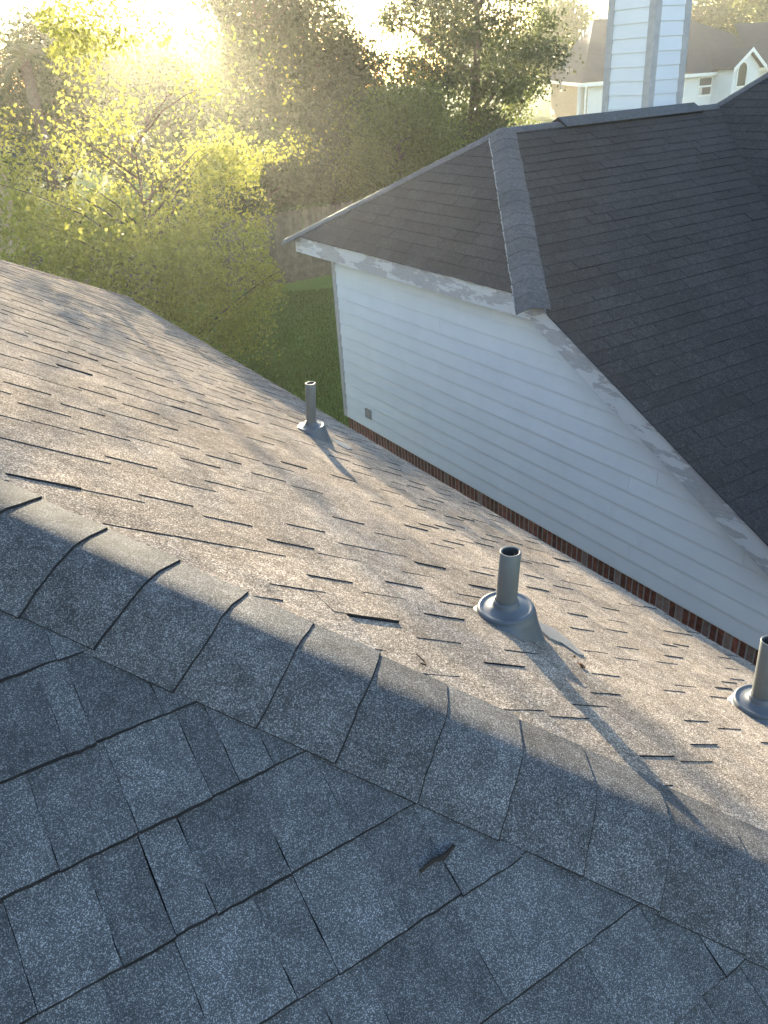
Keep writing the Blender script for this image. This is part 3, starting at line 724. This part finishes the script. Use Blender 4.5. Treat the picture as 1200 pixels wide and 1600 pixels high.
# small louvred wall vent
mb = MB(); yv, zv, s = 8.335, -3.81, .062
mb.box((XW - .03, yv - s, zv - s), (XW - .012, yv - s + .012, zv + s)); mb.box((XW - .03, yv + s - .012, zv - s), (XW - .012, yv + s, zv + s)); mb.box((XW - .03, yv - s + .012, zv + s - .012), (XW - .012, yv + s - .012, zv + s)); mb.box((XW - .03, yv - s + .012, zv - s), (XW - .012, yv + s - .012, zv - s + .012))
for i in range(6):
    zz = zv - s + .014 + i * .016; mb.obox((XW - .027, yv - s + .0125, zz), (0, 2*s - .025, 0), (.012, 0, .012), (0, 0, .003))
mb.build('wall_vent', [M['vent']], nb)
# brick base: soldier course over running bond
XB = XW + .022
BR = random.Random(9)
def brick_mesh(ly, lz, mat, rot=0):
    mb = MB(); dx = .05; bv = .004
    y, z = ly / 2, lz / 2
    v = [(0, -y+bv, -z+bv), (0, y-bv, -z+bv), (0, y-bv, z-bv), (0, -y+bv, z-bv), (bv, -y, -z), (bv, y, -z), (bv, y, z), (bv, -y, z), (dx, -y, -z), (dx, y, -z), (dx, y, z), (dx, -y, z)]
    f = [(3, 2, 1, 0), (0, 1, 5, 4), (1, 2, 6, 5), (2, 3, 7, 6), (3, 0, 4, 7), (4, 5, 9, 8), (5, 6, 10, 9), (6, 7, 11, 10), (7, 4, 8, 11)]
    me = mesh('brick', v, f, [M[mat]]); tint(me, BR.random()); return me
sold = [brick_mesh(.057, .194, 'brick') for _ in range(6)] + [brick_mesh(.057, .194, 'brick_pale') for _ in range(2)]
stre = [brick_mesh(.194, .057, 'brick') for _ in range(6)] + [brick_mesh(.194, .057, 'brick_pale') for _ in range(2)]
def brick(me, y, z):
    o = bpy.data.objects.new('brick', me); put(o, nb, (XB + BR.uniform(-.001, .001), y, z))
zs = ZB - .012 - .097
pal = lambda y: .16 if y < 4.6 else .03
y = YEND + .02; nbk = 0
while y > YB + .05:
    brick(sold[BR.randrange(6)] if BR.random() > pal(y) else sold[6 + BR.randrange(2)], y, zs); y -= .068; nbk += 1
rest = MB()
for row in range(11):
    z = zs - .097 - .010 - .0285 - row * .067; y = YEND - .05 - (row % 2) * .102
    if z < GZ + .02: break
    while y > YB + .1:
        if nbk < 298: brick(stre[BR.randrange(6)] if BR.random() > pal(y) else stre[6 + BR.randrange(2)], y, z); nbk += 1
        else: rest.box((XB + BR.uniform(-.002, .002), y - .097, z - .0285), (XB + .05, y + .097, z + .0285), 0, BR.random())
        y -= .204
if rest.v: stuffed(rest.build('brickwork', [M['brick']], nb))
mb = MB(); mb.box((XB + .0025, YB, GZ - .05), (XB + .1, YEND + .05, ZB - .008)); mb.build('mortar_bed', [M['mortar']], nb)
mb = MB(); mb.box((XB + .102, YEND - .05, GZ - .05), (12.5, YEND + .056, ZB - .02)); mb.build('wall', [M['brick']], nb)
# chimney chase behind the ridge
CX0, CX1, CY0, CY1, CZ1 = 8.868, 9.477, 7.80, 8.545, 2.2
CZB = zL(CY1) - .2
ch = MB(); ch.box((CX0 + .03, CY0 + .03, CZB), (CX1 - .03, CY1 - .03, CZ1)); chim = ch.build('chimney', [M['siding']], nb)
tw = .088
k = 0
z = zL(CY0) - .25
while z < CZ1:
    z1 = z + .158 + .012
    for nm_, P, ax, out in (('x', (CX0, CY0 + tw * .6, 0), (0, CY1 - CY0 - tw * 1.2, 0), (-1, 0, 0)), ('y', (CX0 + tw * .6, CY0, 0), (CX1 - CX0 - tw * 1.2, 0, 0), (0, -1, 0))):
        P = np.array(P); ax = np.array(ax); out = np.array(out)
        v = [P + [0, 0, z] + out * .006, P + ax + [0, 0, z] + out * .006, P + ax + [0, 0, z1] - out * .006, P + [0, 0, z1] - out * .006, P + [0, 0, z] - out * .02, P + ax + [0, 0, z] - out * .02]
        f = [(0, 1, 2, 3), (0, 4, 5, 1)]
        if nm_ == 'x': f = [q[::-1] for q in f]
        add('siding_board', v, f, [M['siding']], chim)
    z += .158
for (x, y, sx, sy) in ((CX0, CY0, 1, 1), (CX1, CY0, -1, 1), (CX0, CY1, 1, -1)):
    mb = MB(); o_ = .014
    xa, xb_ = sorted((x - sx * o_, x + sx * tw)); ya, yb_ = sorted((y - sy * o_, y + sy * .012))
    mb.box((xa, ya, CZB), (xb_, yb_, CZ1))
    xa, xb_ = sorted((x - sx * o_, x + sx * .012)); ya, yb_ = sorted((y + sy * .0125, y + sy * tw))
    mb.box((xa, ya, CZB), (xb_, yb_, CZ1)); mb.build('corner_board', [M['trim']], chim)
mb = MB(); mb.tube([(CX0 - .03, CY1 - .12, zL(CY1) + .02), (CX0 - .03, CY1 - .12, -.655), (CX0 - .03, CY1 - .16, -.64), (CX0 + .01, CY1 - .17, -.64)], .009, 6); mb.build('conduit', [M['white_trim']], chim)

# ================================================================== far house on the right
fh = thing('house', 'far pale house with tan lit side wall, grey hip roof and arched gable window', 'house', (58, 52, GZ))
C_ = np.array([48.82, 49.33, -1.72]); LF = np.array([59.5, 64.6, -1.72]); E_ = np.array([78.0, 49.4, -1.72])
AP = np.array([58.6, 58.2, 2.75]); RR = np.array([66.6, 55.6, 2.55])
polysheet('roof_slope', [C_, E_, RR, AP], M['far_roof'], fh); polysheet('roof_slope', [C_, AP, LF], M['far_roof'], fh); polysheet('roof_slope', [E_, np.array([80, 66, -1.7]), RR], M['far_roof'], fh)
polysheet('roof_slope', [LF, AP, RR, np.array([80, 66, -1.7])], M['far_roof'], fh)
def wallseg(P, Q, mat, off, name='wall'):
    P, Q = np.array(P), np.array(Q); d = (Q - P)[:2]; d /= np.linalg.norm(d); nn = np.array([d[1], -d[0], 0])
    mb = MB(); mb.obox(np.array([P[0], P[1], GZ]) - nn * off, (Q - P) * np.array([1, 1, 0]), -nn * .2, (0, 0, P[2] - GZ - .12)); return mb.build(name, [M[mat]], fh)
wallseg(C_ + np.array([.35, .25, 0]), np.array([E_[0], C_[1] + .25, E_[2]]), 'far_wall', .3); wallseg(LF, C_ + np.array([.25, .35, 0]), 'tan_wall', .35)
for P, Q in ((C_, E_), (C_, LF)):
    d = (Q - P) / np.linalg.norm(Q - P); mb = MB(); mb.obox(P + np.array([0, 0, -.26]), Q - P, (0, .14 if P is C_ and Q is E_ else .05, 0), (0, 0, .24)); mb.build('gutter', [M['white_trim']], fh)
mb = MB(); mb.box((49.35, 49.42, GZ), (49.47, 49.54, -1.9)); mb.build('downspout', [M['white_trim']], fh)
FY = C_[1] + .25 + .3
def window(x0, x1, z0, z1, yy, rail=True, arch=False, label=None):
    w = .13
    mb = MB()
    if not arch:
        mb.box((x0, yy - .08, z0), (x0 + w, yy, z1)); mb.box((x1 - w, yy - .08, z0), (x1, yy, z1)); mb.box((x0 + w, yy - .08, z1 - w), (x1 - w, yy, z1)); mb.box((x0 + w, yy - .08, z0), (x1 - w, yy, z0 + w))
        if rail: mb.box((x0 + w, yy - .075, (z0+z1)/2 - .07), (x1 - w, yy, (z0+z1)/2 + .07))
        f = mb.build('window', [M['white_trim']], fh, label)
        g = MB(); g.box((x0 + w, yy - .03, z0 + w), (x1 - w, yy - .015, (z0+z1)/2 - .07)); g.build('pane', [M['glass']], f)
        g = MB(); g.box((x0 + w, yy - .03, (z0+z1)/2 + .07), (x1 - w, yy - .015, z1 - w)); g.build('pane', [M['glass']], f)
        g = MB(); g.box((x0 + w + .05, yy - .04, z0 + w), (x0 + w + .45, yy - .031, (z0+z1)/2 - .1)); g.build('curtain', [M['blind']], f)
    else:
        r = (x1 - x0) / 2; cx = (x0 + x1) / 2; zc = z1 - r; n = 14
        outer = [(x0, z0), (x1, z0)] + [(cx + r * math.cos(a), zc + r * math.sin(a)) for a in np.linspace(0, math.pi, n)]
        inn = [(x0 + w, z0 + w), (x1 - w, z0 + w)] + [(cx + (r - w) * math.cos(a), zc + (r - w) * math.sin(a)) for a in np.linspace(0, math.pi, n)]
        m_ = len(outer); vv = [(x, yy - .09, z) for x, z in outer] + [(x, yy - .09, z) for x, z in inn] + [(x, yy, z) for x, z in outer]
        mb.raw(vv, [(i, (i+1) % m_, m_ + (i+1) % m_, m_ + i) for i in range(m_)] + [(2*m_+i, 2*m_+(i+1) % m_, (i+1) % m_, i) for i in range(m_)])
        f = mb.build('window', [M['white_trim']], fh, label)
        add('pane', [(x, yy - .04, z) for x, z in inn], [tuple(range(m_))], [M['glass']], f)
window(62.5, 64.3, -3.5, -2.0, FY); window(59.5, 60.9, -3.6, -2.0, FY)
# gabled bay with the arched window
gx0, gx1, gy = 63.8, 68.0, 47.9
ga = ((gx0 + gx1) / 2, -.22)
mb = MB(); mb.raw([(gx0+.45, gy, GZ), (gx1-.45, gy, GZ), (gx1-.45, gy, -1.55), (ga[0], gy, ga[1]-.2), (gx0+.45, gy, -1.55), (gx0+.45, gy+4, GZ), (gx1-.45, gy+4, GZ), (gx1-.45, gy+4, -1.55), (ga[0], gy+4, ga[1]-.2), (gx0+.45, gy+4, -1.55)], [(0, 1, 2, 3, 4), (1, 6, 7, 2), (5, 0, 4, 9)]); mb.build('wall', [M['far_wall']], fh)
mb = MB()
mb.obox((gx0, gy - .35, -1.62), ((gx1-gx0)/2, 0, ga[1]+1.62), (0, 7, 0), (0, 0, .12)); mb.obox((gx1, gy - .35, -1.62), (-(gx1-gx0)/2, 0, ga[1]+1.62), (0, 7, 0), (0, 0, .12)); mb.build('gable_roof', [M['far_roof']], fh)
mb = MB(); mb.obox((gx0, gy - .4, -1.82), ((gx1-gx0)/2, 0, ga[1]+1.62), (0, .045, 0), (0, 0, .3)); mb.obox((gx1, gy - .4, -1.82), (-(gx1-gx0)/2, 0, ga[1]+1.62), (0, .045, 0), (0, 0, .3)); mb.build('bargeboard', [M['white_trim']], fh)
window(64.65, 66.0, -3.0, -1.04, gy - .003, arch=True)
# wing roof rising at the right edge
polysheet('roof_slope', [np.array([68.2, 48.9, -1.62]), np.array([82, 48.9, -1.62]), np.array([82, 54, 1.8]), np.array([71.6, 54, 1.8])], M['far_roof'], fh)
for (x, y, z) in ((53.3, 56.3, 0), (54.1, 56.4, .2), (53.2, 55.0, 0), (57.6, 58.6, 0), (57.2, 57.8, 0)):
    P, Q, S = C_, AP, LF; nn = np.cross(Q - P, S - P); zz = P[2] - (nn[0] * (x - P[0]) + nn[1] * (y - P[1])) / nn[2]
    mb = MB(); mb.tube([(x, y, zz - .1), (x, y, zz + .45)], .09, 8); mb.tube([(x, y, zz + .45), (x, y, zz + .55)], [.17, .17], 8); mb.build('roof_vent', [M['flash']], fh)

# ================================================================== fence
fn = thing('fence', 'weathered cedar board fence at the back of the lawn', 'fence', (8, 20.45, GZ))
x = 1.5
i = 0
base = None
variants = []
for k in range(6):
    mb = MB(); mb.raw([(-.068, 0, 0), (.068, 0, 0), (.068, 0, 1.78), (.04, 0, 1.83), (-.04, 0, 1.83), (-.068, 0, 1.78), (-.068, .018, 0), (.068, .018, 0), (.068, .018, 1.78), (.04, .018, 1.83), (-.04, .018, 1.83), (-.068, .018, 1.78)],
        [(0, 1, 2, 3, 4, 5), (11, 10, 9, 8, 7, 6)] + [(a, 6 + a, 6 + (a+1) % 6, (a+1) % 6) for a in range(6)])
    me = mesh('fence_board', mb.v, mb.f, [M['fence']]); tint(me, random.random()); variants.append(me)
while x < 26:
    o = bpy.data.objects.new('fence_board', variants[random.randrange(6)]); put(o, fn, (x, 20.45 + random.uniform(-.004, .004), GZ + random.uniform(-.02, .02))); o.rotation_euler = (0, random.uniform(-.006, .006), 0)
    x += .145
for zz in (.3, 1.0, 1.6):
    mb = MB(); mb.box((1.4, 20.475, GZ + zz), (26, 20.513, GZ + zz + .09)); mb.build('rail', [M['fence']], fn)
for k in range(11):
    mb = MB(); mb.box((1.6 + k * 2.4, 20.515, GZ - .1), (1.69 + k * 2.4, 20.605, GZ + 1.75)); mb.build('post', [M['fence']], fn)

# ================================================================== trees
def leaves(n, centres, spread, size, seed, droop=0.0, clear=None, aspect=.6):
    r = np.random.default_rng(seed); centres = np.array(centres); k = len(centres)
    w = np.array([c[3] for c in centres]); w = w / w.sum(); idx = r.choice(k, n, p=w)
    P = centres[idx, :3] + r.normal(size=(n, 3)) * spread * centres[idx, 3][:, None] * np.array([1, 1, .75])
    if clear is not None:
        keep = clear(P, r); P = P[keep]
    n = len(P); a = r.normal(size=(n, 3)); a[:, 2] -= droop; a /= np.linalg.norm(a, axis=1)[:, None]
    b = np.cross(a, r.normal(size=(n, 3))); b /= np.linalg.norm(b, axis=1)[:, None]
    c = np.cross(a, b)
    L = size * (.6 + .8 * r.random(n))[:, None]; W = L * aspect
    V = np.empty((n, 4, 3)); V[:, 0] = P; V[:, 1] = P + a * L * .5 + b * W * .5 + c * L * .08; V[:, 2] = P + a * L; V[:, 3] = P + a * L * .5 - b * W * .5 + c * L * .08
    return V.reshape(-1, 3), n

def foliage(name, V, n, mat, parent, seed):
    r = np.random.default_rng(seed)
    me = bpy.data.meshes.new(name); me.vertices.add(len(V)); me.vertices.foreach_set('co', (V - np.array(wloc(parent))).ravel())
    me.loops.add(4 * n); me.loops.foreach_set('vertex_index', np.arange(4 * n)); me.polygons.add(n); me.polygons.foreach_set('loop_start', np.arange(0, 4 * n, 4))
    me.update(calc_edges=True); me.materials.append(M[mat]); tint(me, r.random(n).tolist())
    o = bpy.data.objects.new(name, me); put(o, parent, wloc(parent)); o['kind'] = 'stuff'; return o

def tree(label, base, zc, rad, ncl, nleaf, lsize, mat, seed, group=None, spread=.55, trunk=.14, hollow=.35, zsq=1.0, droop=0.0, clear=None, cat='tree', name='tree', limbs=14, extra=(), cr=(.5, 1.0)):
    """base (x, y); crown centre height zc above GZ; radii rad (rx, ry, rz)"""
    R = random.Random(seed); x, y = base; t = thing(name, label, cat, (x, y, GZ), group)
    cl = []
    while len(cl) < ncl:
        d = np.array([R.gauss(0, 1) for _ in range(3)]); d /= np.linalg.norm(d); q = (hollow + (1 - hollow) * R.random() ** .6)
        s = R.uniform(*cr)
        cl.append((x + d[0] * rad[0] * q, y + d[1] * rad[1] * q, GZ + zc + d[2] * rad[2] * q, s))
    cl = [c for c in cl if c[2] > GZ + .25] + list(extra)
    mb = MB(); top = GZ + zc + rad[2] * .35
    tp = [np.array([x + R.uniform(-.1, .1) * i * trunk * 3, y + R.uniform(-.1, .1) * i * trunk * 3, GZ - .1 + (top - GZ) * i / 5]) for i in range(6)]
    mb.tube(tp, [trunk * (1.25 if i == 0 else 1 - .16 * i) for i in range(6)], 8)
    for c in R.sample(cl, min(limbs, len(cl))):
        c3 = np.array(c[:3]); zt = min(max(c3[2] - abs(c3[0]-x) * .5 - .4, GZ + .5), top); fz = (zt - GZ) / (top - GZ)
        p0 = tp[int(min(4, fz * 5))] ; p0 = np.array([p0[0], p0[1], zt]); m1 = (p0 + c3) / 2 + np.array([R.uniform(-.2, .2), R.uniform(-.2, .2), .15]) * rad[0] * .3
        mb.tube([p0, (p0 + m1) / 2, m1, (m1 + c3) / 2 + np.array([0, 0, .04]), c3], [trunk * .42, trunk * .32, trunk * .22, trunk * .13, trunk * .05], 5)
    mb.build('trunk', [M['bark']], t)
    V, n = leaves(nleaf, cl, spread, lsize, seed, droop, clear)
    foliage('foliage', V, n, mat, t, seed + 1)
    return t

s2 = np.array([SUN.x, SUN.y, SUN.z])
latv = np.array([s2[1], -s2[0], 0]); latv /= np.linalg.norm(latv)
TAN_S = math.tan(SUN_EL)
def sun_clear(P, r):
    """the crown is thin towards the low sun: fewer leaves on the lines from the sun to the lit roof"""
    lat = P @ latv; v = P[:, 2] - TAN_S * (P @ np.array([s2[0], s2[1], 0]) / math.hypot(s2[0], s2[1]))
    inw = (lat > -2.2) & (lat < -.3) & (v > -2.75) & (v < -.75) | (lat > -1.7) & (lat < 1.9) & (v > -2.35) & (v < -.75)
    n1 = np.sin(lat * 3.1 + 1.3 * np.sin(v * 2.3)) * np.sin(v * 4.1 + lat)
    pk = np.where(inw, np.where(n1 > .35, .36, .09), 1.0)
    pk = np.where((lat > -2.3) & (lat < .3) & (v > -3.1) & (v <= -2.3), np.minimum(pk, .45), pk)
    az = np.degrees(np.arctan2(P[:, 0], P[:, 1]))
    pk = np.where((P[:, 2] < -1.3) & (az > 24.6 + .5 * np.sin(P[:, 2] * 5)), 0.0, pk)
    el = np.degrees(np.arctan2(P[:, 2], np.hypot(P[:, 0], P[:, 1])))
    pk = np.where((az < 12.9 + .5 * np.sin(el * 3)) & (el > -.6), 0.0, pk)
    return r.random(len(P)) < pk

def sun_gap(P, r):
    lat = P @ latv; v = P[:, 2] - TAN_S * (P @ np.array([s2[0], s2[1], 0]) / math.hypot(s2[0], s2[1]))
    return ~((lat < 2.35) & (v > -2.7) & (v < -.6) & (r.random(len(P)) < .8))

tree('sparse yellow-green tree in front of the sun, its leaves glowing above the roof edge', (4.25, 14.2), 3.0, (2.75, 2.3, 3.05), 190, 64000, .068, 'leaf_near', 31, spread=.42, trunk=.06, hollow=.25, droop=.3, clear=sun_clear, limbs=42,
     extra=[(3.6 + .55 * math.cos(k * 2.1), 14.0 + .5 * math.sin(k * 1.7), .50 + .13 * (k % 4), 1.0) for k in range(-3, 5)] + [(4.6, 12.6, -3.0, .5), (4.3, 12.2, -2.4, .5), (3.4, 12.0, -2.0, .6), (2.5, 12.2, -1.7, .7)], cr=(.45, .9))
BG = 'dense trees behind the back fence'
tree('tall dark broad tree right of centre with sky showing through its top', (20.6, 26.4), 6.0, (3.2, 3.2, 5.6), 170, 52000, .125, 'leaf_dark', 41, BG, spread=.5, trunk=.28, cr=(.5, .95))
tree('tall dark tree behind the fence, left of the broad one', (15.9, 28.9), 3.9, (2.1, 2.4, 3.7), 130, 42000, .13, 'leaf_dark', 42, BG, spread=.55, trunk=.25)
tree('dark tree with a high crown near the top edge just right of the sun glare', (13.9, 29.8), 6.0, (1.8, 2.4, 5.0), 110, 34000, .13, 'leaf_dark', 43, BG, spread=.5, trunk=.22, clear=sun_gap)
tree('rounded bush-like tree with sunlit leaf rim above the clipped roof', (14.9, 22.6), 2.4, (2.0, 1.8, 2.3), 90, 24000, .10, 'leaf_mid', 44, BG, spread=.5, trunk=.12)
tree('shaggy tree left of the sun glare', (8.2, 37.2), 4.9, (2.3, 2.6, 2.7), 110, 26000, .14, 'leaf_dark', 45, BG, spread=.6, trunk=.2)
tree('low dark tree at the left edge under the palm', (4.7, 35.0), 3.1, (2.6, 2.6, 2.6), 100, 24000, .14, 'leaf_dark', 46, BG, spread=.6, trunk=.2)
tree('low dark tree standing under the sun glare', (12.9, 39.8), 3.0, (3.8, 2.6, 2.6), 90, 22000, .14, 'leaf_dark', 47, BG, spread=.55, trunk=.2)
FT = 'far trees under the low sun'
tree('far hazy tree under the sun, right of the palm', (20.6, 75.0), 5.3, (5.2, 4, 3.6), 70, 11000, .38, 'leaf_dark', 71, FT, spread=.9, trunk=.3, limbs=6)
tree('far hazy tree straight under the sun', (25.8, 74.0), 5.1, (5.0, 4, 3.6), 70, 11000, .38, 'leaf_dark', 72, FT, spread=.9, trunk=.3, limbs=6)
tree('far hazy tree between the sun and the tall dark trees', (31.0, 72.0), 5.5, (5.0, 4, 3.7), 70, 11000, .38, 'leaf_dark', 73, FT, spread=.9, trunk=.3, limbs=6)
tree('dark understorey tree behind the fence boards', (10.3, 25.0), 1.9, (2.6, 1.6, 1.9), 80, 24000, .12, 'leaf_dark', 48, BG, spread=.55, trunk=.14)
tree('pale conical shrub beside the dark tree and far house', (27.2, 31.3), 2.6, (.7, .7, 2.3), 30, 5000, .13, 'leaf_mid', 49, spread=.4, trunk=.08, cat='shrub', name='shrub')
tree('dark understorey tree below the tall pair of trees', (16.9, 27.0), 2.2, (2.4, 1.8, 2.2), 80, 24000, .12, 'leaf_dark', 50, BG, spread=.55, trunk=.14)
FB = 'trees behind the far house'
for i, (x, y, zc, rx, rz, lab) in enumerate(((66, 70, 6.3, 4.2, 3.6, 'soft green tree rising left of the chimney behind the far house'), (61, 75, 5.0, 5.5, 3.4, 'low green tree on the left end of the far roof'), (88, 66, 7.6, 5.5, 4.2, 'green tree top right of the chimney behind the far house'), (96, 63, 7.2, 5.5, 4.6, 'bushy tree behind the far house at the right edge'), (82, 72, 6.8, 4.5, 3.8, 'small tree top between chimney and the right-hand trees'))):
    tree(lab, (x, y), zc, (rx, 4, rz), 60, 9000, .42, 'leaf_mid', 60 + i, FB, spread=.9, trunk=.3, limbs=6)
# palm on the left
pm = thing('palm_tree', 'small palm silhouette at the upper left edge', 'palm tree', (6.75, 33.3, GZ), None)
mb = MB(); mb.tube([(6.75, 33.3, GZ - .1), (6.78, 33.3, -2), (6.75, 33.3, 1.05)], [.26, .2, .18], 10); mb.build('trunk', [M['bark']], pm)
Rp = random.Random(5)
for i in range(18):
    a = Rp.uniform(0, 6.283); el = Rp.uniform(-.2, 1.2); L = Rp.uniform(1.0, 1.35); mb = MB(); pts = []
    for j in range(8):
        q = j / 7; pts.append(np.array([6.75 + math.cos(a) * math.cos(el) * L * q, 33.3 + math.sin(a) * math.cos(el) * L * q, 1.05 + math.sin(el) * L * q - .75 * q * q * L * .7]))
    mb.tube(pts, [.02 - .002 * j for j in range(8)], 4)
    sd = np.array([-math.sin(a), math.cos(a), 0])
    for j in range(1, 8):
        for s in (-1, 1):
            w = .34 * (1 - abs(j / 7 - .4)) + .04; p_ = pts[j]; q_ = pts[j - 1]
            mb.raw([q_, p_, p_ + s * sd * w + np.array([0, 0, -.10]) + (p_ - q_) * .7], [(0, 1, 2)])
    mb.build('frond', [M['frond']], pm)
# low house beyond the trees at the far left
lh = thing('house', 'pale roof edge of a low house glimpsed at the far left behind leaves', 'house', (3.0, 30, GZ))
mb = MB(); mb.box((-2, 28, GZ - .02), (4.4, 33, -1.6)); mb.build('wall', [M['tan_wall']], lh)
polysheet('roof_slope', [np.array([-2.4, 27.6, -1.6]), np.array([4.9, 27.6, -1.6]), np.array([3.6, 30.5, -.35]), np.array([-2.4, 30.5, -.35])], M['far_roof'], lh)
polysheet('roof_slope', [np.array([4.9, 27.6, -1.6]), np.array([4.9, 33.4, -1.6]), np.array([3.6, 30.5, -.35])], M['far_roof'], lh)
polysheet('roof_slope', [np.array([-2.4, 33.4, -1.6]), np.array([4.9, 33.4, -1.6]), np.array([3.6, 30.5, -.35]), np.array([-2.4, 30.5, -.35])], M['far_roof'], lh)

# ================================================================== haze volume added to imitate lens glare around the sun
mv = bpy.data.materials.new('added_glare_haze'); mv.use_nodes = True; nt = mv.node_tree
for q in list(nt.nodes):
    if q.type == 'BSDF_PRINCIPLED': nt.nodes.remove(q)
pv = nt.nodes.new('ShaderNodeVolumePrincipled'); pv.inputs['Color'].default_value = (0.95, 0.935, 0.85, 1); pv.inputs['Density'].default_value = HAZE_DENSITY; pv.inputs['Anisotropy'].default_value = HAZE_G
nt.links.new(pv.outputs[0], nt.nodes['Material Output'].inputs['Volume'])
mb = MB(); mb.box((-125, -125, GZ - 1.2), (265, 265, 8.5)); hz = mb.build('haze', [mv]); hz['kind'] = 'stuff'; hz['label'] = 'added haze standing in for the lens glare around the low sun'; hz['category'] = 'haze'
